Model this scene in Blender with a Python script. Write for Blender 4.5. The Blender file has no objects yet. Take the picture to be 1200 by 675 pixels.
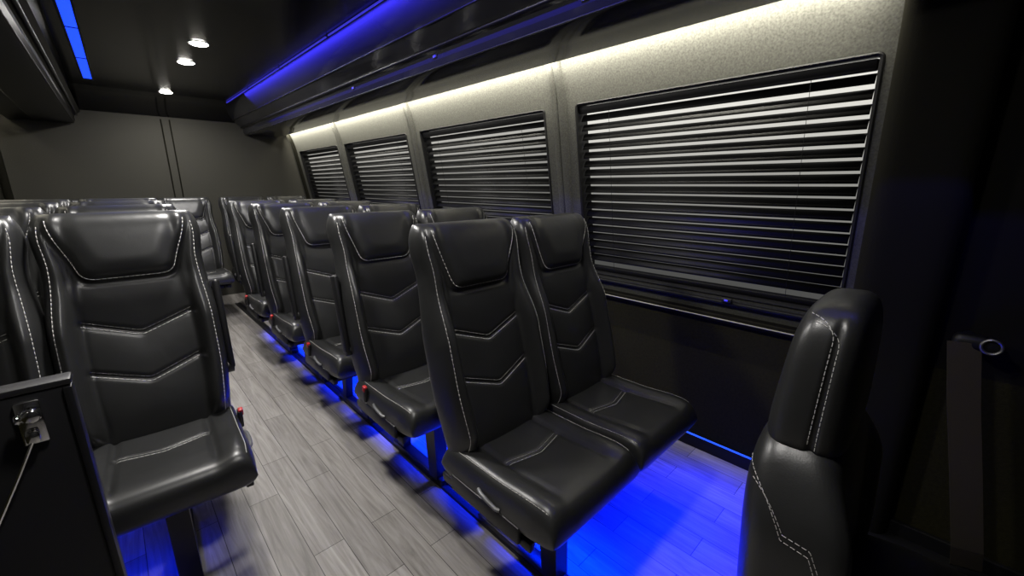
import bpy, bmesh, math, random
from mathutils import Vector, Matrix
random.seed(4)
S = bpy.context.scene
C = S.collection
R = math.radians
PI = math.pi

# ------------------------------------------------------------------ materials
def new_mat(name):
    m = bpy.data.materials.new(name); m.use_nodes = True
    nt = m.node_tree
    return m, nt, nt.nodes['Principled BSDF']

def mat(name, col, rough=.5, metal=0., spec=.5, bump=None, coat=0., var=0., vscale=60):
    m, nt, b = new_mat(name)
    b.inputs['Base Color'].default_value = (*col, 1)
    b.inputs['Roughness'].default_value = rough
    b.inputs['Metallic'].default_value = metal
    b.inputs['Specular IOR Level'].default_value = spec
    if coat:
        b.inputs['Coat Weight'].default_value = coat
        b.inputs['Coat Roughness'].default_value = .15
    tc = nt.nodes.new('ShaderNodeTexCoord')
    if bump:
        kind, scale, strength, dist = bump
        if kind == 'voronoi':
            t = nt.nodes.new('ShaderNodeTexVoronoi'); t.inputs['Scale'].default_value = scale; out = t.outputs['Distance']
        else:
            t = nt.nodes.new('ShaderNodeTexNoise'); t.inputs['Scale'].default_value = scale
            t.inputs['Detail'].default_value = 3; out = t.outputs['Fac']
        nt.links.new(tc.outputs['Object'], t.inputs['Vector'])
        bp = nt.nodes.new('ShaderNodeBump'); bp.inputs['Strength'].default_value = strength; bp.inputs['Distance'].default_value = dist
        nt.links.new(out, bp.inputs['Height']); nt.links.new(bp.outputs['Normal'], b.inputs['Normal'])
        if kind == 'voronoi':
            # slow soft creases in the hide
            t2 = nt.nodes.new('ShaderNodeTexNoise'); t2.inputs['Scale'].default_value = 11; t2.inputs['Detail'].default_value = 2
            t2.inputs['Distortion'].default_value = .8
            nt.links.new(tc.outputs['Object'], t2.inputs['Vector'])
            b2 = nt.nodes.new('ShaderNodeBump'); b2.inputs['Strength'].default_value = .16; b2.inputs['Distance'].default_value = .006
            nt.links.new(t2.outputs['Fac'], b2.inputs['Height']); nt.links.new(b2.outputs['Normal'], bp.inputs['Normal'])
    if var:
        n = nt.nodes.new('ShaderNodeTexNoise'); n.inputs['Scale'].default_value = vscale
        n.inputs['Detail'].default_value = 4
        nt.links.new(tc.outputs['Object'], n.inputs['Vector'])
        r = nt.nodes.new('ShaderNodeValToRGB')
        r.color_ramp.elements[0].position = .3; r.color_ramp.elements[1].position = .7
        r.color_ramp.elements[0].color = (*[c*(1-var) for c in col], 1)
        r.color_ramp.elements[1].color = (*[c*(1+var) for c in col], 1)
        nt.links.new(n.outputs['Fac'], r.inputs['Fac']); nt.links.new(r.outputs['Color'], b.inputs['Base Color'])
    return m

def emit(name, col, st):
    m, nt, b = new_mat(name)
    b.inputs['Base Color'].default_value = (*[min(1, c) for c in col], 1)
    b.inputs['Emission Color'].default_value = (*col, 1)
    b.inputs['Emission Strength'].default_value = st
    return m

LEATHER = mat('black_leather', (.025, .0255, .0255), .35, 0, .65, ('voronoi', 330, .08, .001), 0, .12, 8)
STITCH = mat('white_thread', (.62, .61, .59), .7)
PLASTIC = mat('black_plastic', (.012, .012, .013), .42, 0, .5, ('noise', 500, .08, .001))
METALB = mat('black_steel', (.010, .010, .011), .38, 0, .5)
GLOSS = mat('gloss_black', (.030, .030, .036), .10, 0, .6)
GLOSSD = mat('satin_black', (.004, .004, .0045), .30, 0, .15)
CEIL = mat('ceiling_black', (.006, .006, .007), .16, 0, .5)
FABRIC = mat('wall_fabric', (.058, .058, .051), .9, 0, .15, ('noise', 500, .25, .0015), 0, .28, 150)
FABRICD = mat('rear_fabric', (.066, .064, .054), .9, 0, .15, ('noise', 400, .25, .002), 0, .10, 150)
VINYL = mat('wall_vinyl', (.0210, .0195, .0075), .7, 0, .05, ('noise', 220, .4, .003), 0, .2, 90)
PILLAR = mat('pillar_fabric', (.0095, .0090, .0060), .85, 0, .08, ('noise', 400, .25, .002))
RUBBER = mat('rubber', (.006, .006, .006), .5, 0, .3)
CHROME = mat('chrome', (.85, .85, .85), .12, 1.)
SILVER = mat('silver_trim', (.30, .30, .30), .4, 1.)
BEAD = mat('grey_bead', (.30, .29, .24), .5)
GREYPL = mat('grey_plastic', (.13, .13, .135), .4)
RED = mat('red_plastic', (.50, .02, .02), .4)
WEB = mat('belt_webbing', (.065, .056, .040), .9, 0, .05, ('noise', 700, .4, .001))
SLAT = mat('black_slat', (.004, .004, .004), .5, 0, .25)
PANELB = mat('panel_black', (.010, .010, .011), .5, 0, .4, ('noise', 400, .2, .001))
WARM = emit('warm_led', (1., .93, .74), 10)
BLUE = emit('blue_led', (.012, .06, 1.), 1.7)
BLUEDIM = emit('blue_led_dim', (.07, .06, 1.), .50)
BLUEB = emit('blue_led_base', (.02, .10, 1.), 1.1)
SPOTE = emit('spot_lens', (1., .96, .86), 45)

def pane_mat(name, k):  # daylight behind the glass painted as emission, fading from top to bottom
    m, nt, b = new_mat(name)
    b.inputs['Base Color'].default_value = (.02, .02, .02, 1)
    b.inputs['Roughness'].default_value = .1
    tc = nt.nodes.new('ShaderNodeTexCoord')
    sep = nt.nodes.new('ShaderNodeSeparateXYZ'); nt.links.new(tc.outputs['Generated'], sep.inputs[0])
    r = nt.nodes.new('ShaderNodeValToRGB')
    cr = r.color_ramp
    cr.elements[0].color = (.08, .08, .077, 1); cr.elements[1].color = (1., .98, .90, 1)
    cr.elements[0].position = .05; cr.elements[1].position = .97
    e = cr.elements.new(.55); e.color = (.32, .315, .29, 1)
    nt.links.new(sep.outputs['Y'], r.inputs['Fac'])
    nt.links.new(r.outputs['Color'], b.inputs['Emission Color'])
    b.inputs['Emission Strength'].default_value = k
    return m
PANE = pane_mat('painted_daylight_pane', .92)
PANED = pane_mat('dim_painted_daylight_pane', .52)  # same painted daylight, dimmed for the windows further back

def floor_mat():
    m, nt, b = new_mat('grey_vinyl_planks')
    N = nt.nodes.new; Lk = nt.links.new
    tc = N('ShaderNodeTexCoord'); sep = N('ShaderNodeSeparateXYZ'); Lk(tc.outputs['Object'], sep.inputs[0])
    cmb = N('ShaderNodeCombineXYZ'); Lk(sep.outputs['Y'], cmb.inputs[0]); Lk(sep.outputs['X'], cmb.inputs[1])
    br = N('ShaderNodeTexBrick'); Lk(cmb.outputs[0], br.inputs['Vector'])
    br.inputs['Scale'].default_value = 1; br.inputs['Brick Width'].default_value = .66; br.inputs['Row Height'].default_value = .105
    br.inputs['Mortar Size'].default_value = .0014; br.inputs['Mortar Smooth'].default_value = .3
    br.inputs['Color1'].default_value = (.375, .356, .337, 1); br.inputs['Color2'].default_value = (.245, .231, .218, 1)
    br.inputs['Mortar'].default_value = (.06, .056, .052, 1)
    br.offset = .37; br.inputs['Bias'].default_value = 0
    mp = N('ShaderNodeMapping'); mp.inputs['Scale'].default_value = (2.4, 34, 1); Lk(cmb.outputs[0], mp.inputs['Vector'])
    n = N('ShaderNodeTexNoise'); n.inputs['Scale'].default_value = 1; n.inputs['Detail'].default_value = 8; n.inputs['Distortion'].default_value = 1.5
    n.inputs['Roughness'].default_value = .60
    Lk(mp.outputs[0], n.inputs['Vector'])
    r = N('ShaderNodeValToRGB'); r.color_ramp.elements[0].position = .29; r.color_ramp.elements[1].position = .68
    r.color_ramp.elements[0].color = (.56, .545, .53, 1); r.color_ramp.elements[1].color = (1.14, 1.14, 1.14, 1)
    Lk(n.outputs['Fac'], r.inputs['Fac'])
    mx = N('ShaderNodeMix'); mx.data_type = 'RGBA'; mx.blend_type = 'MULTIPLY'; mx.inputs[0].default_value = 1
    Lk(br.outputs['Color'], mx.inputs[6]); Lk(r.outputs['Color'], mx.inputs[7])
    Lk(mx.outputs[2], b.inputs['Base Color'])
    b.inputs['Roughness'].default_value = .45
    b.inputs['Specular IOR Level'].default_value = .3
    bp = N('ShaderNodeBump'); bp.inputs['Strength'].default_value = .12; bp.inputs['Distance'].default_value = .001
    Lk(n.outputs['Fac'], bp.inputs['Height']); Lk(bp.outputs['Normal'], b.inputs['Normal'])
    return m
FLOOR = floor_mat()

# ------------------------------------------------------------------ helpers
def link(name, me, parent=None, loc=None):
    o = bpy.data.objects.new(name, me); C.objects.link(o)
    if parent: o.parent = parent
    if loc: o.location = loc
    return o

def to_mesh(bm, name, material, smooth=True, angle=None):
    bmesh.ops.recalc_face_normals(bm, faces=bm.faces)
    me = bpy.data.meshes.new(name); bm.to_mesh(me); bm.free()
    me.materials.append(material)
    if smooth:
        me.polygons.foreach_set('use_smooth', [True]*len(me.polygons))
        if angle:
            me.set_sharp_from_angle(angle=R(angle))
    return me

def obj(name, bm, material, parent=None, smooth=True, angle=40, loc=None):
    return link(name, to_mesh(bm, name, material, smooth, angle), parent, loc)

def tag(o, label, cat, group=None):
    o['label'] = label; o['category'] = cat
    if group: o['group'] = group
    return o

def thing(name, label, cat, loc=(0, 0, 0), group=None):
    o = bpy.data.objects.new(name, None); C.objects.link(o); o.location = loc
    o.empty_display_size = .1
    return tag(o, label, cat, group)

def struct(name, bm, m, parent=None, smooth=False, angle=40):
    o = obj(name, bm, m, parent, smooth, angle)
    if not parent: o['kind'] = 'structure'
    return o

def merge(bm, t):
    me = bpy.data.meshes.new('t'); t.to_mesh(me); t.free(); bm.from_mesh(me); bpy.data.meshes.remove(me)

def add_box(bm, c, s, bev=0, M=None, seg=2):
    t = bmesh.new(); bmesh.ops.create_cube(t, size=1)
    bmesh.ops.scale(t, vec=s, verts=t.verts)
    if bev: bmesh.ops.bevel(t, geom=list(t.edges), offset=bev, segments=seg, affect='EDGES', profile=.5)
    if M: bmesh.ops.transform(t, matrix=M, verts=t.verts)
    bmesh.ops.translate(t, vec=c, verts=t.verts)
    merge(bm, t)

def add_prism(bm, prof, axis, a0, a1, prof2=None):
    f = (lambda p, a: (p[0], a, p[1])) if axis == 'y' else (lambda p, a: (a, p[0], p[1]))
    A = [bm.verts.new(f(p, a0)) for p in prof]; B = [bm.verts.new(f(p, a1)) for p in (prof2 or prof)]
    n = len(prof)
    for i in range(n):
        bm.faces.new((A[i], A[(i+1) % n], B[(i+1) % n], B[i]))
    bm.faces.new(A); bm.faces.new(B[::-1])

def add_tube(bm, pts, r, n=8, caps=True):
    pts = [Vector(p) for p in pts]
    rings = []
    up = None
    for i, p in enumerate(pts):
        d = (pts[min(i+1, len(pts)-1)] - pts[max(i-1, 0)]).normalized()
        if up is None:
            up = Vector((0, 0, 1)) if abs(d.z) < .9 else Vector((1, 0, 0))
        a = d.cross(up).normalized(); b = a.cross(d).normalized(); up = b
        rings.append([bm.verts.new(p + a*math.cos(2*PI*k/n)*r + b*math.sin(2*PI*k/n)*r) for k in range(n)])
    for A, B in zip(rings, rings[1:]):
        for k in range(n):
            bm.faces.new((A[k], A[(k+1) % n], B[(k+1) % n], B[k]))
    if caps:
        bm.faces.new(rings[0][::-1]); bm.faces.new(rings[-1])

def add_cyl(bm, c, r, h, axis='z', n=24, bev=0):
    t = bmesh.new(); bmesh.ops.create_cone(t, cap_ends=True, segments=n, radius1=r, radius2=r, depth=h)
    if bev:
        ed = [e for e in t.edges if abs(e.verts[0].co.z - e.verts[1].co.z) < 1e-6]
        bmesh.ops.bevel(t, geom=ed, offset=bev, segments=2, affect='EDGES', profile=.5)
    if axis == 'x': bmesh.ops.rotate(t, cent=(0, 0, 0), matrix=Matrix.Rotation(PI/2, 3, 'Y'), verts=t.verts)
    if axis == 'y': bmesh.ops.rotate(t, cent=(0, 0, 0), matrix=Matrix.Rotation(PI/2, 3, 'X'), verts=t.verts)
    bmesh.ops.translate(t, vec=c, verts=t.verts)
    merge(bm, t)

def dashes(bm, pts, dash=.012, gap=.0014, r=.00115):
    pts = [Vector(p) for p in pts]
    acc = [0]
    for a, b in zip(pts, pts[1:]): acc.append(acc[-1] + (b-a).length)
    def at(d):
        for i in range(len(pts)-1):
            if d <= acc[i+1]:
                t = (d-acc[i])/max(1e-9, acc[i+1]-acc[i]); return pts[i].lerp(pts[i+1], t)
        return pts[-1]
    d = 0
    while d < acc[-1]-dash*.5:
        e = min(d+dash, acc[-1])
        add_tube(bm, [at(d), at((d+e)/2), at(e)], r, 4)
        d = e+gap

def sst(a, b, x):
    t = max(0., min(1., (x-a)/(b-a))); return t*t*(3-2*t)

def samples(n, edge=(.95, .965, .978, .989, .996, 1.)):
    k = [-.93 + 1.86*i/(n-1) for i in range(n)]
    return [-e for e in reversed(edge)] + k + list(edge)

def pillow(bm, front, back, nu, nv):
    us_, vs_ = samples(nu), samples(nv)
    for fn in (front, back):
        rows = [[bm.verts.new(fn(u, (v+1)/2)) for u in us_] for v in vs_]
        for A, B in zip(rows, rows[1:]):
            for i in range(len(us_)-1):
                bm.faces.new((A[i], A[i+1], B[i+1], B[i]))
    bmesh.ops.remove_doubles(bm, verts=bm.verts, dist=2e-5)

def superbox(bm, a, b, c, p, M, res=16, deform=None):
    t = bmesh.new(); bmesh.ops.create_cube(t, size=2)
    bmesh.ops.subdivide_edges(t, edges=list(t.edges), cuts=res, use_grid_fill=True)
    for v in t.verts:
        d = v.co.copy()
        d = Vector([math.tan(q*PI/4*.98)/math.tan(PI/4*.98) for q in d])
        r = (abs(d.x)**p + abs(d.y)**p + abs(d.z)**p)**(-1/p)
        q = d*r
        v.co = Vector((q.x*a, q.y*b, q.z*c))
        if deform: v.co = deform(v.co)
    bmesh.ops.transform(t, matrix=M, verts=t.verts)
    merge(bm, t)

def dup(root, loc, label, group=None):
    r = root.copy(); C.objects.link(r); r.location = loc; r['label'] = label
    if group: r['group'] = group
    for ch in list(root.children):
        c = ch.copy(); C.objects.link(c); c.parent = r
        for g in list(ch.children):
            d = g.copy(); C.objects.link(d); d.parent = c
    return r

# ------------------------------------------------------------------ room dimensions
CX = .555                      # centre line of the bus
Y0, Y1 = -1.25, 5.70
ZC = 2.07
mir = lambda x: 2*CX - x
def xw(z):
    P = [(0, 1.90), (.70, 1.90), (.775, 1.889), (1.64, 1.745), (1.70, 1.733), (1.75, 1.718), (1.79, 1.702), (1.83, 1.688), (1.90, 1.68)]
    for (a, xa), (b, xb) in zip(P, P[1:]):
        if z <= b: return xa + (xb-xa)*(z-a)/(b-a)
    return P[-1][1]
WIN = [(.21, 1.37), (1.565, 2.80), (2.985, 4.155), (4.325, 5.44)]

bm = bmesh.new(); add_box(bm, (CX, (Y0+Y1)/2, -.03), (2.9, Y1-Y0+.2, .06)); struct('floor', bm, FLOOR)
bm = bmesh.new(); add_box(bm, (CX, (Y0+Y1)/2, ZC+.03), (2.9, Y1-Y0+.2, .06)); struct('ceiling', bm, CEIL)

def wall_sheet(zs, ys, flip=False, holes=()):
    bm = bmesh.new()
    f = (lambda x: mir(x)) if flip else (lambda x: x)
    V = [[bm.verts.new((f(xw(z)), y, z)) for y in ys] for z in zs]
    for i in range(len(zs)-1):
        for j in range(len(ys)-1):
            zc = (zs[i]+zs[i+1])/2; yc = (ys[j]+ys[j+1])/2
            if any(h[0] < yc < h[1] and h[2] < zc < h[3] for h in holes): continue
            bm.faces.new((V[i][j], V[i][j+1], V[i+1][j+1], V[i+1][j]))
    return bm
YF = .10
ys = sorted(set([YF, Y1] + [y for w in WIN for y in (w[0]+.008, w[1]-.008)]))
zs = [.66, .70, .775, .787, 1.0, 1.2, 1.4, 1.630, 1.64, 1.67, 1.70, 1.725, 1.75, 1.77, 1.79, 1.81, 1.83, 1.90]
holes = [(w[0]+.008, w[1]-.008, .787, 1.630) for w in WIN]
o = struct('wall_right', wall_sheet(zs, ys, False, holes), FABRIC, None, True, 50)
lower = struct('lower_panel', wall_sheet([0, .3, .66], [Y0, Y1]), VINYL, o)
lower['label'] = 'black vinyl lower wall panel'
fp = struct('shaded_front_wall', wall_sheet(zs, [Y0, YF]), PILLAR, o)  # unlit front stretch of the wall, its shade painted in as near-black
wl = struct('wall_left', wall_sheet(zs, [Y0, 1.5, 3.5, Y1], True), FABRIC, None, True, 50)
struct('lower_panel', wall_sheet([0, .3, .66], [Y0, Y1], True), VINYL, wl)
bm = bmesh.new(); add_box(bm, (CX, Y1+.02, 1.03), (2.8, .04, 2.08)); struct('wall_rear', bm, FABRICD)
bm = bmesh.new(); add_box(bm, (CX, Y0-.02, 1.03), (2.8, .04, 2.08)); struct('wall_front', bm, PANELB)
# padded pillars between the windows
def pillar_strip(bm, yc, w, z0, z1, raise_, nseg=26):
    rows = []
    for i in range(nseg+1):
        z = z0 + (z1-z0)*i/nseg
        row = []
        for k in range(17):
            t = -1 + 2*k/16
            n = raise_*(1-abs(t)**4)**.5
            g = .012*math.exp(-((abs(t)-.0)/.09)**2)
            row.append(bm.verts.new((xw(z)-max(n-g, -.002)-.0005, yc+t*w/2, z-.15*n)))
        rows.append(row)
    for A, B in zip(rows, rows[1:]):
        for k in range(16): bm.faces.new((A[k], A[k+1], B[k+1], B[k]))
k = 1
for yc in (1.467, 2.893, 4.24, 5.57):
    bm = bmesh.new(); pillar_strip(bm, yc, .09, .72, 1.86, .020)
    struct('trim_%d' % k, bm, FABRIC if k < 4 else PILLAR, None, True, 60); k += 1
# front black pillar right of the first window
bm = bmesh.new()
rows = []
for i in range(31):
    z = 1.88*i/30
    row = []
    for j in range(15):
        t = -1 + 2*j/14
        n = .075*(1-abs(t)**6)**.5
        row.append(bm.verts.new((xw(z)-n+.003, .070+t*.120, z)))
    rows.append(row)
for A, B in zip(rows, rows[1:]):
    for j in range(14): bm.faces.new((A[j], A[j+1], B[j+1], B[j]))
struct('trim_%d' % k, bm, PILLAR, None, True, 60); k += 1
# rail under the windows
bm = bmesh.new()
add_prism(bm, [(1.90, .655), (1.875, .66), (1.868, .672), (1.87, .69), (1.90, .70)], 'y', .18, Y1-.01)
o = struct('trim_%d' % k, bm, PILLAR); k += 1
bm = bmesh.new(); add_tube(bm, [(1.867, .19, .676), (1.867, 3, .676), (1.867, Y1-.02, .676)], .0028, 6)
struct('bright_bead', bm, BEAD, o, True)
bm = bmesh.new(); add_box(bm, (1.882, 2.9, .752), (.030, 5.3, .012), .003); struct('trim_%d' % k, bm, RUBBER); k += 1
# ceiling curves down to the rear wall
bm = bmesh.new()
add_prism(bm, [(5.20, ZC+.01), (5.20, ZC-.001), (5.34, ZC-.010), (5.46, ZC-.030), (5.56, ZC-.065), (5.64, ZC-.105), (5.705, ZC-.15), (5.705, ZC+.01)], 'x', mir(1.23), 1.23)
struct('trim_%d' % k, bm, CEIL, None, True, 60); k += 1
for x in (.535, .605):
    bm = bmesh.new(); add_box(bm, (x, Y1-.004, .96), (.012, .012, 1.88), .004); struct('trim_%d' % k, bm, PILLAR, None, True); k += 1
bm = bmesh.new(); add_box(bm, (-.60, Y1-.03, .95), (.05, .06, 1.86), .015); struct('trim_%d' % k, bm, PILLAR, None, True); k += 1
# black sheet added to darken the front floor corner by the door pillar
bm = bmesh.new(); add_box(bm, (1.40, -.55, .004), (1.0, 1.36, .008), .003); struct('trim_%d' % k, bm, RUBBER); k += 1
bm = bmesh.new(); add_box(bm, (1.89, 2.3, .03), (.02, Y1-Y0-.3, .06), .004); struct('baseboard_right', bm, RUBBER)

# ------------------------------------------------------------------ windows and blinds
h = Vector((1.745-1.889, 0, 1.64-.775)).normalized(); X = Vector((0, -1, 0)); n = X.cross(h).normalized()
def win_matrix(yc):
    M = Matrix.Identity(4)
    for i, a in enumerate((X, h, n)):
        for r in range(3): M[r][i] = a[r]
    M.translation = Vector((1.889, yc, .775)); return M
HH = .877
def rrect(w, hh, r, z, inset, nseg=6):
    pts = []
    x0, x1, y0, y1 = -w/2+inset, w/2-inset, inset, hh-inset
    r = max(.004, r-inset)
    for cx, cy, a0 in ((x1-r, y1-r, 0), (x0+r, y1-r, 90), (x0+r, y0+r, 180), (x1-r, y0+r, 270)):
        for k_ in range(nseg+1):
            a = R(a0 + 90*k_/nseg); pts.append((cx+r*math.cos(a), cy+r*math.sin(a), z))
    return pts
names = ['widest slatted black blind, on the nearest window beside the front double seat',
         'slatted black blind on the second window back from the nearest one',
         'slatted black blind on the third window back, second smallest in view',
         'smallest slatted black blind in view, on the last window by the rear wall']
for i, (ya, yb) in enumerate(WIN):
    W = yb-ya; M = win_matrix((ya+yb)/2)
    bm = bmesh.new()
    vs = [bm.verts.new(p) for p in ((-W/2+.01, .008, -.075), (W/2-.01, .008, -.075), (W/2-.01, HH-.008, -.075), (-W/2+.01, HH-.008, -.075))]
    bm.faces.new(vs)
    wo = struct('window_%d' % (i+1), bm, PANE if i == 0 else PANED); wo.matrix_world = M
    bm = bmesh.new()
    loops = [rrect(W, HH, .022, -.002, 0), rrect(W, HH, .022, .004, .002), rrect(W, HH, .022, .006, .006), rrect(W, HH, .022, .003, .014), rrect(W, HH, .022, -.078, .016)]
    L_ = [[bm.verts.new(p) for p in lp] for lp in loops]
    for A, B in zip(L_, L_[1:]):
        m_ = len(A)
        for q in range(m_): bm.faces.new((A[q], A[(q+1) % m_], B[(q+1) % m_], B[q]))
    struct('window_frame', bm, RUBBER, wo, True, 40)
    b = thing('window_blind', names[i], 'blind', group='slatted window blinds'); b.matrix_world = M
    bm = bmesh.new(); add_box(bm, (0, HH-.036, -.030), (W-.036, .034, .045), .005); obj('headrail', bm, SLAT, b)
    bm = bmesh.new()
    th = R(62); wd = .0372
    hv, nv_ = (h.x, h.z), (n.x, n.z)
    io = Vector((0, math.cos(th)*hv[0] + math.sin(th)*hv[1], math.cos(th)*nv_[0] + math.sin(th)*nv_[1]))
    up = Vector((0, -io.z, io.y)).normalized()
    y = HH-.074
    hs = []
    while y > .05:
        hs.append(y)
        y -= .0450 - .0060*(1-(y/HH))
    for y in hs:
        mid = Vector((0, y, -.030))
        rows = []
        for s_ in (-1, -.5, 0, .5, 1):
            p = mid + io*wd/2*s_ + up*.0025*(1-s_*s_)
            rows.append([bm.verts.new(p + Vector((sx*(W/2-.019), 0, 0))) for sx in (-1, 1)])
        for A, B in zip(rows, rows[1:]): bm.faces.new((A[0], A[1], B[1], B[0]))
    me = to_mesh(bm, 'slats', SLAT, True)
    so = link('slats', me, b)
    sm = so.modifiers.new('thick', 'SOLIDIFY'); sm.thickness = .0014
    bm = bmesh.new(); add_box(bm, (0, .029, -.030), (W-.036, .022, .03), .004); obj('bottom_rail', bm, SLAT, b)
    for q, sx in enumerate((-.34, .34)):
        bm = bmesh.new(); add_tube(bm, [(sx*W, .04, -.0105), (sx*W, HH-.05, -.0105)], .0009, 5); obj('cord', bm, RUBBER, b)

t_ = thing('sill_latch', 'tiny black latch with a blue spot on the sill below the nearest window', 'latch', (1.864, .60, .758))
bm = bmesh.new(); add_box(bm, (0, 0, .009), (.020, .042, .018), .004); obj('body', bm, PLASTIC, t_)
bm = bmesh.new(); add_box(bm, (-.0105, 0, .010), (.004, .014, .007), .001); obj('lamp', bm, BLUEDIM, t_)  # small blue spot, built as a glowing block

# ------------------------------------------------------------------ luggage racks
rack_prof = [(1.603, 1.86), (1.605, 1.808), (1.598, 1.80), (1.46, 1.806), (1.45, 1.80), (1.29, 1.80), (1.262, 1.808), (1.25, 1.83), (1.252, 1.865), (1.235, 1.885), (1.205, 1.905), (1.15, 1.955), (1.065, 2.045), (1.055, ZC), (1.66, ZC), (1.66, 1.86)]
def rack(flip):
    f = mir if flip else (lambda x: x)
    # the left rack tapers a little: its lip drifts towards the aisle at the rear
    da, db = (.05, -.06) if flip else (0, 0)
    def sh(x, d):
        if flip and x < 1.20: return x + .12
        return x + d if x < 1.30 else x
    t = thing('luggage_rack', ('glossy black overhead luggage rack along the left wall, bright blue strip beside it' if flip else
              'glossy black overhead luggage rack running above the right windows'), 'luggage rack', (f(1.40), 2.2, 1.80), 'overhead luggage racks')
    bm = bmesh.new(); add_prism(bm, [(f(sh(x, da))-f(1.40), z-1.80) for x, z in rack_prof], 'y', Y0-2.2+.01, Y1-2.2-.005,
                                [(f(sh(x, db))-f(1.40), z-1.80) for x, z in rack_prof])
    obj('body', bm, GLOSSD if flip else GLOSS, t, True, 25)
    for nm, xx, zz, rr, mm in (('hand_rail', 1.232, .078, .008, METALB), ('edge_bead', 1.262, .003, .004, PLASTIC), ('face_rail', 1.16, .142, .004, METALB)):
        if flip and nm == 'face_rail': continue
        bm = bmesh.new(); xa, xb = f(xx+da)-f(1.40), f(xx+db)-f(1.40)
        add_tube(bm, [(xa, -3.43, zz), ((xa+xb)/2, 0, zz), (xb, 3.48, zz)], rr, 10); obj(nm, bm, mm, t)
    return t
rack(False); rack(True)
for i, (y, lab) in enumerate([(.95, 'tiny blue marker lamp on the right rack edge, nearest the camera'),
                              (1.83, 'tiny blue marker lamp on the right rack edge, second from the camera'),
                              (2.75, 'tiny blue marker lamp on the right rack edge, third from the camera')]):
    m_ = thing('marker_lamp', lab, 'lamp', (1.252, y, 1.848), 'blue marker lamps on the rack edge')
    bm = bmesh.new(); add_box(bm, (-.002, 0, 0), (.010, .035, .018), .003); obj('housing', bm, PLASTIC, m_)
    bm = bmesh.new(); add_box(bm, (-.008, 0, -.002), (.004, .018, .008), .001); obj('lens', bm, BLUEDIM, m_)

def strip(name, label, material, prof, y0, y1, cat='led strip'):
    bm = bmesh.new(); add_prism(bm, prof, 'y', y0, y1); return tag(obj(name, bm, material, None, False), label, cat)
for fl in (False, True):
    f = mir if fl else (lambda x: x)
    strip('led_strip', 'warm white cove strip tucked above the ' + ('left wall' if fl else 'right windows'), WARM,
          [(f(1.635), 1.848), (f(1.655), 1.848), (f(1.655), 1.856), (f(1.635), 1.856)], .19 if not fl else 1.5, Y1-.06)
bm = bmesh.new()
y = -1.0
while y < 4.8:
    add_box(bm, (1.049, y+.44, 2.0615), (.008, .865, .007), .002); y += .9
tag(obj('led_strip', bm, BLUEDIM), 'thin blue light strip where the right rack meets the ceiling', 'led strip')
lp = thing('light_panel', 'bright blue light panel in a black frame on the ceiling by the left rack', 'light panel', (.030, 3.75, ZC))
lp.rotation_euler = (0, 0, R(-1.4))
bm = bmesh.new()
for sx in (-1, 1): add_box(bm, (sx*.029, 0, -.010), (.010, 2.22, .020), .003)
for yy in (-1.105, 1.105): add_box(bm, (0, yy, -.009), (.056, .020, .018), .003)
for yy in (-.37, .37): add_box(bm, (0, yy, -.007), (.056, .008, .012), .002)
obj('frame', bm, PLASTIC, lp)
for yy in (-.738, 0, .738):
    bm = bmesh.new(); add_box(bm, (0, yy, -.006), (.049, .722, .010), .002); obj('lens', bm, BLUE, lp)
# blue strip lying on the right baseboard
bm = bmesh.new(); add_box(bm, (1.884, 2.70, .0645), (.007, 5.0, .007), .002)
tag(obj('led_strip', bm, BLUEB), 'thin blue light strip along the base of the right wall, under the seats', 'led strip')
for x, lab, ya in ((.85, 'right', .42), (.0, 'left', 1.24)):
    bm = bmesh.new()
    add_prism(bm, [(x-.028, 0), (x-.024, .008), (x-.006, .008), (x-.004, .003), (x+.004, .003), (x+.006, .008), (x+.024, .008), (x+.028, 0)], 'y', ya, 5.2)
    tag(obj('floor_track', bm, METALB, None, False), 'black seat mounting track on the floor under the %s aisle seats' % lab, 'floor track', 'seat tracks')

# ------------------------------------------------------------------ ceiling spots
def make_spot(x, y, lab, power):
    t = thing('ceiling_light', lab, 'ceiling light', (x, y, ZC), 'round ceiling spots')
    bm = bmesh.new()
    prof = [(.046, 0), (.055, 0), (.055, -.002), (.052, -.004), (.048, -.004), (.046, -.003)]
    rings = [[bm.verts.new((r*math.cos(2*PI*q/28), r*math.sin(2*PI*q/28), z)) for q in range(28)] for r, z in prof]
    for A, B in zip(rings, rings[1:]+rings[:1]):
        for q in range(28): bm.faces.new((A[q], A[(q+1) % 28], B[(q+1) % 28], B[q]))
    obj('bezel', bm, SILVER, t)
    bm = bmesh.new()
    prof = [(.0465*math.cos(a), -.002-.012*math.sin(a)) for a in [R(q*90/7) for q in range(7)]]
    rings = [[bm.verts.new((r*math.cos(2*PI*q/28), r*math.sin(2*PI*q/28), z)) for q in range(28)] for r, z in prof]
    for A, B in zip(rings, rings[1:]):
        for q in range(28): bm.faces.new((A[q], A[(q+1) % 28], B[(q+1) % 28], B[q]))
    bm.faces.new(rings[-1])
    obj('lens', bm, SPOTE, t)
    l = bpy.data.lights.new('spot', 'AREA'); l.shape = 'DISK'; l.size = .16; l.energy = power; l.color = (1, .97, .93)
    lo = bpy.data.objects.new('spot_lamp', l); C.objects.link(lo); lo.location = (x, y, ZC-.030)
for x, y, lab, p in ((CX, 5.10, 'small bright round ceiling spot nearest the rear wall', 10), (CX, 3.81, 'bright round ceiling spot, middle of the three', 14),
                  (CX, 3.27, 'bright round ceiling spot nearest the camera of the three', 14), (.30, 1.85, 'unseen round ceiling spot added as fill above the first seats', 22),
                  (.30, .60, 'unseen round ceiling spot added as fill over the aisle ahead of the seats', 9)):  # last two spots are out of view, added as fill left of the row
    make_spot(x, y, lab, p)

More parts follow.
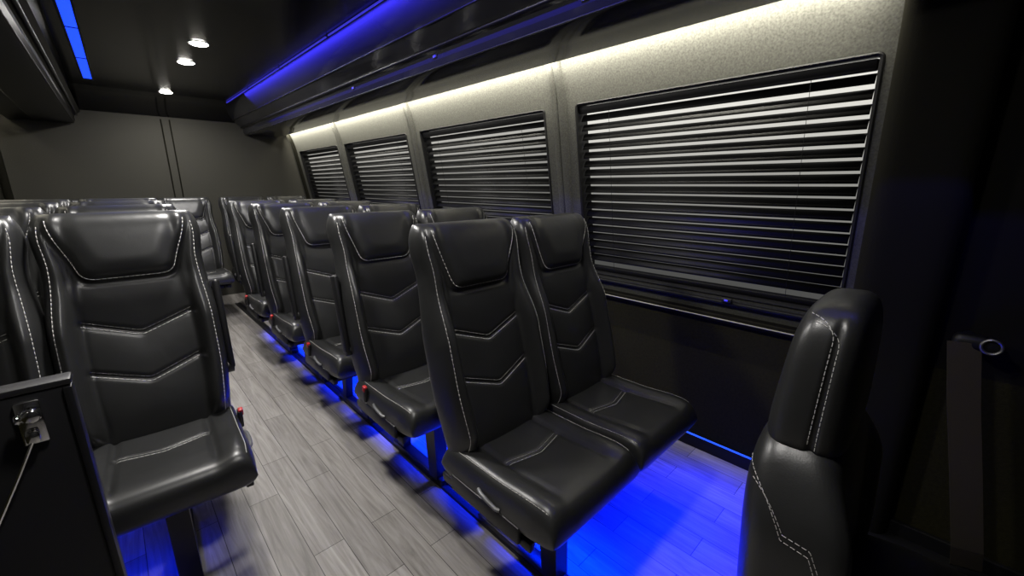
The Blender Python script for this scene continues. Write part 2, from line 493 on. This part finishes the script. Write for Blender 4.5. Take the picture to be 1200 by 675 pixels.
# ------------------------------------------------------------------ the bus seat
AL = R(13.5); LB = .770; HY, HZ = .160, .385
def bp(x, s, n_):
    return Vector((x, HY + s*math.sin(AL) - n_*math.cos(AL), HZ + s*math.cos(AL) + n_*math.sin(AL)))
def bw(v):
    w = .197 + .019*sst(0, .35, v) - .014*sst(.5, .78, v) + .008*sst(.78, .90, v)
    if v > .89: w *= 1 - .11*((v-.89)/.11)**2.6
    return w
VH = .710
def usm(v): return .655 + .08*sst(.58, VH, v) + .12*sst(VH, 1., v)             # insert seam
def uhd(v):                                              # head pad side seam
    t = max(0, (v-VH)/(1-VH))
    return .57 + .32*t**.9
def hdist(u, v):
    """rounded distance inside the head pad outline (metres)"""
    a = (uhd(v)-abs(u))*bw(v)*.90; b = (v-VH)*LB
    k_ = .030
    q = max(k_-abs(a-b), 0)/k_
    return min(a, b) - q*q*k_*.25
CHV = (.485, .285)
def chev(v0, u): return v0 + .070*(math.sqrt(u*u+.0009)-.03)/.66
def eu(u, p=9): return max(0, 1-abs(u)**p)**.5
def ev(v):
    t = 2*v-1
    return max(0, 1-abs(t)**(15 if t > 0 else 22))**.5
def gauss(d, s): return math.exp(-(d/s)**2)
def bfront(u, v):
    au = abs(u); w = bw(v)
    bol = sst(.60, .82, au)*(.066*sst(.0, .14, v)*(1-.66*sst(.50, .74, v)))
    val = .050 + bol - .010*(1-au*au)*sst(.3, .6, v) + .022*gauss(v-.17, .16)*(1-au*au)
    inside = sst(usm(v)+.02, usm(v)-.02, au)
    if v > VH-.06:
        t = max(0, (v-VH)/(1-VH))
        e = hdist(u, v)
        val += (.032-.014*t)*sst(-.006, .026, e)*(1-.25*au*au) + .012*sst(.0, .07, e)
        val -= .008*gauss(e+.002, .005)*(1-sst(.95, .99, v))
    val -= .008*gauss((au-usm(v))*w, .008)*sst(.02, .08, v)*(1-sst(.80, .95, v))
    for c in CHV:
        val -= .010*gauss((v-chev(c, u))*LB, .007)*inside
    if v < VH:
        val += .007*inside*(1-au*au)*math.sin(PI*min(1, max(0, (v-chev(CHV[0], u))/(VH-chev(CHV[0], u)))))
        val += .006*inside*(1-au*au)*math.sin(PI*min(1, max(0, (v-chev(CHV[1], u))/(CHV[0]-CHV[1]))))
    return val
def BF(u, v, off=0): return bp(u*bw(v), v*LB, bfront(u, v)*eu(u)*ev(v)+off)
def BB(u, v):
    return bp(u*bw(v), v*LB, -(.050 + .012*(1-u*u) - .012*sst(.5, 1, v))*eu(u, 7)*ev(v))
bm = bmesh.new(); pillow(bm, BF, BB, 62, 100); ME_BACK = to_mesh(bm, 'backrest', LEATHER)
N_ = 40
ME_BST = []
for sgn in (-1, 1):
    bm = bmesh.new(); dashes(bm, [BF(sgn*.885, v, .0009) for v in [.06 + .88*i/80 for i in range(81)]], r=.0011)
    ME_BST.append(('edge_stitching', to_mesh(bm, 'edge_stitching', STITCH)))
# head pad stitching: contour of hdist at a fixed inset, found by bisection along rays from the pad's middle
bm = bmesh.new()
u0, v0 = 0., .960
cont = []
for i in range(121):
    a = R(180 + 180*i/120)
    dx, dy = math.cos(a), math.sin(a)
    lo_, hi_ = 0., 1.2
    for _ in range(40):
        md = (lo_+hi_)/2
        uu, vv = u0+dx*md, v0+dy*md*.36
        if abs(uu) < 1 and vv > VH-.05 and hdist(uu, vv) > .008: lo_ = md
        else: hi_ = md
    cont.append((u0+dx*lo_, v0+dy*lo_*.36))
dashes(bm, [BF(u, v, .0010) for u, v in cont], r=.0013)
ME_BST.append(('head_stitching', to_mesh(bm, 'head_stitching', STITCH)))
for c in CHV:
    bm = bmesh.new()
    for dv, rr in ((-.010, .0013), (.009, .0006)):
        dashes(bm, [BF(u, chev(c, u)+dv, .0010) for u in [-.645+1.29*i/N_ for i in range(N_+1)]], r=rr)
    ME_BST.append(('chevron_stitching', to_mesh(bm, 'chevron_stitching', STITCH)))

CW, CD, CY0 = .211, .47, .205
def cpos(u, v, z): return Vector((u*CW*(1-.03*sst(.8, 1, v)), CY0 - v*CD, z))
def cev(v): return max(0, 1-abs(2*v-1)**13)**.5
def cmid(v): return .382 + .006*sst(.5, .9, v)
def cvc(u): return .44 + .06*(1-min(1, math.sqrt(u*u+.0009)/.56))
def ctop(u, v):
    au = abs(u)
    val = .062 + .013*sst(.52, .80, au) - .004*(1-au*au)*gauss(v-.35, .3) + .005*gauss(v-.8, .2)
    val -= .008*gauss((au-.56)*CW, .007)*sst(.05, .15, v)*(1-sst(.8, .92, v))
    val -= .008*gauss((v-cvc(u))*CD, .007)*sst(.58, .53, au)
    return val
def CT(u, v, off=0): return cpos(u, v, cmid(v) + ctop(u, v)*eu(u, 16)*cev(v) + off)
def CB(u, v): return cpos(u, v, cmid(v) - (.054-.012*sst(.6, 1, v))*eu(u, 14)*cev(v))
bm = bmesh.new(); pillow(bm, CT, CB, 48, 54); ME_CUSH = to_mesh(bm, 'cushion', LEATHER)
ME_CST = []
for sgn in (-1, 1):
    bm = bmesh.new(); dashes(bm, [CT(sgn*.91, v, .0008) for v in [.06+.87*i/60 for i in range(61)]], r=.0011)
    ME_CST.append(('edge_stitching', to_mesh(bm, 'edge_stitching', STITCH)))
bm = bmesh.new()
for dv, rr in ((-.016, .0006), (.016, .0012)):
    dashes(bm, [CT(u, cvc(u)+dv, .001) for u in [-.53+1.06*i/30 for i in range(31)]], r=rr)
ME_CST.append(('chevron_stitching', to_mesh(bm, 'chevron_stitching', STITCH)))

def leg_bm(x):
    bm = bmesh.new()
    add_box(bm, (x, .05, .020), (.05, .42, .024), .005)
    add_prism(bm, [(-.135, .02), (-.075, .02), (-.045, .315), (-.125, .315)], 'x', x-.028, x+.028)
    add_prism(bm, [(.165, .02), (.215, .02), (.185, .315), (.125, .315)], 'x', x-.020, x+.020)
    add_box(bm, (x, .02, .315), (.05, .36, .022), .004)
    return bm

def add_seat(root, x):
    b = link('backrest', ME_BACK, root, (x, 0, 0))
    for nm, me in ME_BST: link(nm, me, b)
    c = link('cushion', ME_CUSH, root, (x, 0, 0))
    for nm, me in ME_CST: link(nm, me, c)

def make_pair(s, label, loc, group, arm=True):
    root = thing('double_seat', label, 'seat', loc, group)
    for x in (s*.2125, -s*.2125): add_seat(root, x)
    obj('leg', leg_bm(s*.2125), METALB, root)
    bm = bmesh.new(); add_box(bm, (-s*.22, .20, .155), (.035, .045, .31), .006); add_box(bm, (-s*.22, .20, .008), (.09, .09, .016), .004)
    obj('leg', bm, METALB, root)
    bm = bmesh.new()
    for y in (-.13, .17): add_box(bm, (0, y, .312), (.80, .035, .03), .004)
    for x in (-.40, 0, .40): add_box(bm, (x, .02, .318), (.022, .40, .03), .004)
    for x in (-.37, -.06, .06, .37): add_box(bm, (x, .215, .42), (.03, .03, .24), .004, Matrix.Rotation(-AL, 4, 'X'))
    obj('seat_frame', bm, METALB, root)
    if arm:
        bm = bmesh.new()
        Mx = Matrix.Rotation(-AL+R(3), 4, 'X')
        p = bp(s*(.2125+.2125+.012), .35, .010)
        add_box(bm, p, (.022, .045, .33), .010, Mx, 4)
        a = obj('armrest', bm, PLASTIC, root)
        bm = bmesh.new(); p = bp(s*(.2125+.2125+.004), .195, .0); add_cyl(bm, p, .024, .03, 'x', 20, .003); obj('hinge', bm, PLASTIC, a)
        bm = bmesh.new(); add_box(bm, (s*.426, .085, .415), (.016, .026, .07), .005, Matrix.Rotation(R(14), 4, 'X')); bk = obj('buckle', bm, PLASTIC, root)
        bm = bmesh.new(); add_box(bm, (s*.429, .078, .443), (.016, .020, .026), .004, Matrix.Rotation(R(14), 4, 'X'))
        rb = obj('button', bm, RED, bk); rb['label'] = 'red release button'
    bm = bmesh.new(); add_box(bm, (s*(.425-.006), .0, .345), (.016, .30, .055), .006); obj('side_cover', bm, PLASTIC, root)
    bm = bmesh.new()
    add_tube(bm, [(s*.424, .015, .396), (s*.430, .0, .396), (s*.432, -.03, .390), (s*.430, -.065, .382), (s*.424, -.075, .380)], .006, 8)
    lv = obj('recline_lever', bm, GREYPL, root); lv['label'] = 'grey recline lever on the cushion side'
    return root

PR, PL = 1.0625, -.2080
g = 'black leather double seats'
p0 = make_pair(-1, 'nearest black double seat on the right, white stitching, blue floor glow in front', (PR, .79, 0), g, False)
pr = make_pair(-1, 'black double seat directly behind the nearest right pair, second row on the right', (PR, .79+.66, 0), g)
for i, lab in enumerate(['black double seat third from the front along the right windows',
                         'black double seat fourth from the front along the right windows',
                         'black double seat fifth and last along the right windows ahead of the rear row']):
    dup(pr, (PR, .79+.66*(i+2), 0), lab, g)
pl = make_pair(1, 'black double seat left of the aisle, right behind the black panel with the chrome latch', (PL, 1.60, 0), g)
pl.rotation_euler = (0, 0, R(-3)); pl.scale = (1, 1, 1.025)
for i, lab in enumerate(['black double seat second from the front on the left side, mostly hidden behind the first',
                         'black double seat third from the front on the left side, only its top showing',
                         'black double seat fourth from the front on the left side, only its top showing']):
    dup(pl, (PL+.015*(i+1), 1.60+.66*(i+1), 0), lab, g)
dup(p0, (1.235, 4.80, 0), 'black double seat in the rear row, right of the centre seat', g)
pz = make_pair(1, 'black double seat in the rear row, left of the centre seat', (-.145, 4.80, 0), g, False)
sg = thing('single_seat', 'black single seat in the middle of the rear row at the end of the aisle', 'seat', (.545, 4.80, 0))
add_seat(sg, 0)
obj('leg', leg_bm(0), METALB, sg)
bm = bmesh.new()
for y in (-.13, .17): add_box(bm, (0, y, .312), (.38, .035, .03), .004)
for x in (-.15, .15):
    add_box(bm, (x, .02, .318), (.022, .40, .03), .004)
    add_box(bm, (x, .215, .42), (.03, .03, .24), .004, Matrix.Rotation(-AL, 4, 'X'))
obj('seat_frame', bm, METALB, sg)

# ------------------------------------------------------------------ front bucket seat at the right edge
fs = thing('bucket_seat', 'large black bucket seat with stitched side seams at the right front edge', 'seat', (.968, -.075, 0))
RX = Matrix.Rotation(R(-3), 4, 'X')
def mk(loc): return Matrix.Translation(loc) @ RX
BA, HA = (.228, .080, .245, 4.2), (.154, .062, .153, 4.0)
BC, HC = (0, .180, .575), (0, .184, .900)
def def_back(co):
    t = co.z/.245
    k_ = abs(co.x)/.228
    y = co.y - .045*sst(.6, 1, k_)*(1 if co.y < 0 else .15)*sst(1.05, .3, t)
    return Vector((co.x*(1-.16*sst(.2, 1, t)), y, co.z))
def def_head(co):
    t = co.z/HA[2]
    x = co.x*(1-.10*t)
    # shallow groove where side gusset meets the front pad
    yn = co.y/HA[1]
    x -= math.copysign(.006*gauss(yn+.25, .10)*sst(.95, .6, abs(t)), co.x) if abs(co.x) > .10 else 0
    return Vector((x, co.y*(1-.14*t) - .014*t, co.z))
bm = bmesh.new(); superbox(bm, *BA, mk(BC), 20, def_back)
fb = obj('backrest', bm, LEATHER, fs, True, None)
bm = bmesh.new(); superbox(bm, *HA, mk(HC), 30, def_head)
fh = obj('headrest', bm, LEATHER, fs, True, None)
def spt(A, cc, df, yn, zn, side):
    a, b, c, p = A
    q = max(0, 1-abs(yn)**p-abs(zn)**p)**(1/p)
    return mk(cc) @ df(Vector((side*q*a*1.004, yn*b, zn*c)))
def head_seam(t):
    if t < .7: return (-.25, -.62+1.20*t/.7)
    a = (t-.7)/.3*PI/2
    return (-.25+.80*(1-math.cos(a)), .58+.26*math.sin(a))
for A, cc, df, par, fn in (
        (HA, HC, def_head, fh, head_seam),
        (BA, BC, def_back, fb, lambda t: (.80-1.50*t, .66-.10*t-.95*t*t))):
    for sd in (-1, 1):
        bm = bmesh.new()
        for dy in (-.085, .085):
            dashes(bm, [spt(A, cc, df, fn(i/40)[0]+dy, fn(i/40)[1]+dy*.4, sd) for i in range(41)], .007, .003, .0007)
        obj('stitching', bm, STITCH, par)
bm = bmesh.new(); superbox(bm, .225, .235, .075, 4.5, Matrix.Translation((0, -.09, .395)), 12); obj('cushion', bm, LEATHER, fs, True, None)
bm = bmesh.new()
add_box(bm, (0, -.05, .169), (.30, .30, .31), .02); add_box(bm, (0, -.05, .020), (.38, .38, .024), .006)
obj('pedestal', bm, METALB, fs)

# seat belt on the front wall right of that seat
sb = thing('seat_belt', 'dark grey-brown seat belt hanging from a ringed anchor on the darkened wall at far right', 'seat belt', (1.80, -.115, 0))
bm = bmesh.new()
P = [(-.006, .015, .790), (-.008, -.018, .60), (-.010, -.068, .35), (-.008, -.112, .12), (.005, -.122, .05), (.03, -.124, .03)]
rows = []
for p in P:
    rows.append([bm.verts.new((p[0]-q*.4, p[1]+q, p[2])) for q in (-.036, 0, .036)])
for A, B in zip(rows, rows[1:]):
    for k_ in range(2): bm.faces.new((A[k_], A[k_+1], B[k_+1], B[k_]))
me = to_mesh(bm, 'webbing', WEB, False); w_ = link('webbing', me, sb)
sm = w_.modifiers.new('thick', 'SOLIDIFY'); sm.thickness = .0012
bm = bmesh.new(); add_box(bm, (.030, .000, .787), (.060, .080, .046), .018, None, 4); ob = obj('anchor', bm, RUBBER, sb)
bm = bmesh.new()
rg = [Vector((-.006, -.040+.021*math.cos(a), .790+.021*math.sin(a))) for a in [2*PI*q/24 for q in range(25)]]
add_tube(bm, rg, .0042, 8); obj('ring', bm, SILVER, ob)
bm = bmesh.new(); add_cyl(bm, (.024, -.040, .790), .0185, .05, 'x', 24, .004); obj('cap', bm, RUBBER, ob)
bm = bmesh.new(); add_cyl(bm, (.060, .005, .787), .020, .10, 'x', 24, .004); obj('mount', bm, RUBBER, sb)

# ------------------------------------------------------------------ modesty panel, left foreground
mp_ = thing('modesty_panel', 'black upright panel with chrome latch at lower left in front of the left seat', 'panel', (-.43, 1.02, 0))
bm = bmesh.new(); add_box(bm, (0, 0, .458), (.66, .036, .916), .004); obj('board', bm, PANELB, mp_)
bm = bmesh.new(); add_box(bm, (0, 0, .922), (.67, .040, .012), .004); ob = obj('top_cap', bm, PLASTIC, mp_)
bm = bmesh.new(); add_box(bm, (.328, -.002, .458), (.012, .042, .912), .003); obj('edge_trim', bm, METALB, mp_)
bm = bmesh.new()
LX, LZ = .279, .866
add_box(bm, (LX, -.0215, LZ), (.030, .007, .076), .003)
add_cyl(bm, (LX+.004, -.034, LZ+.018), .011, .026, 'y', 24, .004)
add_cyl(bm, (LX+.002, -.038, LZ+.016), .0065, .026, 'x', 16, .002)
add_box(bm, (LX-.002, -.029, LZ-.022), (.017, .012, .022), .004)
lt = obj('latch', bm, CHROME, mp_); lt['label'] = 'chrome latch'
bm = bmesh.new(); add_cyl(bm, (LX-.012, -.038, LZ+.016), .008, .006, 'x', 16, .002)
obj('knob', bm, CHROME, lt)
bm = bmesh.new(); add_tube(bm, [(LX-.004, -.032, LZ-.030), (.250, -.030, .782), (.222, -.027, .725), (.190, -.024, .66)], .0028, 8)
cd = obj('cord', bm, CHROME, mp_); cd['label'] = 'thin silver cord hanging from the latch'

# ------------------------------------------------------------------ lights
def area(name, loc, rot, sx, sy, e, col, spread=180):
    l = bpy.data.lights.new(name, 'AREA'); l.shape = 'RECTANGLE'; l.size = sx; l.size_y = sy; l.energy = e; l.color = col; l.spread = R(spread)
    o = bpy.data.objects.new(name, l); C.objects.link(o); o.location = loc; o.rotation_euler = rot
    return o
# warm coves: lamp lies along the strip inside the slot between rack and wall
area('cove_right', (1.632, 2.92, 1.836), (0, R(-52), 0), .012, 5.4, 42, (1, .955, .82), 122)
area('cove_left', (mir(1.632), 3.5, 1.836), (0, R(52), 0), .012, 4.2, 16, (1, .955, .82), 122)
# blue under-seat lamps
for i in range(5):
    area('blue_under_right', (1.36, .64+.66*i, .285), (0, 0, 0), .55, .22, 4.8, (.0, .008, 1), 110)
area('blue_rail_right', (.955, 2.20, .270), (0, 0, 0), .04, 3.5, 34, (.0, .016, 1), 76)
area('blue_front', (1.42, .50, .285), (R(-18), 0, 0), .5, .05, 6, (.0, .008, 1), 112)
for i in range(4):
    area('blue_under_left', (-.25, 1.52+.66*i, .285), (0, 0, 0), .4, .3, 2.0, (.0, .014, 1), 100)
# glow of the blue ceiling strip on the rack face
area('blue_rack', (1.035, 1.9, 2.052), (0, R(-64), 0), .01, 5.4, 26, (.05, .04, 1), 70)

# world
w = bpy.data.worlds.new('world'); S.world = w; w.use_nodes = True
w.node_tree.nodes['Background'].inputs[0].default_value = (.05, .05, .055, 1); w.node_tree.nodes['Background'].inputs[1].default_value = .3

# camera
cam = bpy.data.cameras.new('camera'); co = bpy.data.objects.new('camera', cam); C.objects.link(co)
co.location = (0, 0, 1.25); co.rotation_euler = (R(90-13.95), 0, R(-43.85))
cam.sensor_fit = 'HORIZONTAL'; cam.sensor_width = 36; cam.lens = 36*485/1200; cam.clip_start = .01
S.camera = co
S.view_settings.view_transform = 'Standard'
S.view_settings.look = 'None'
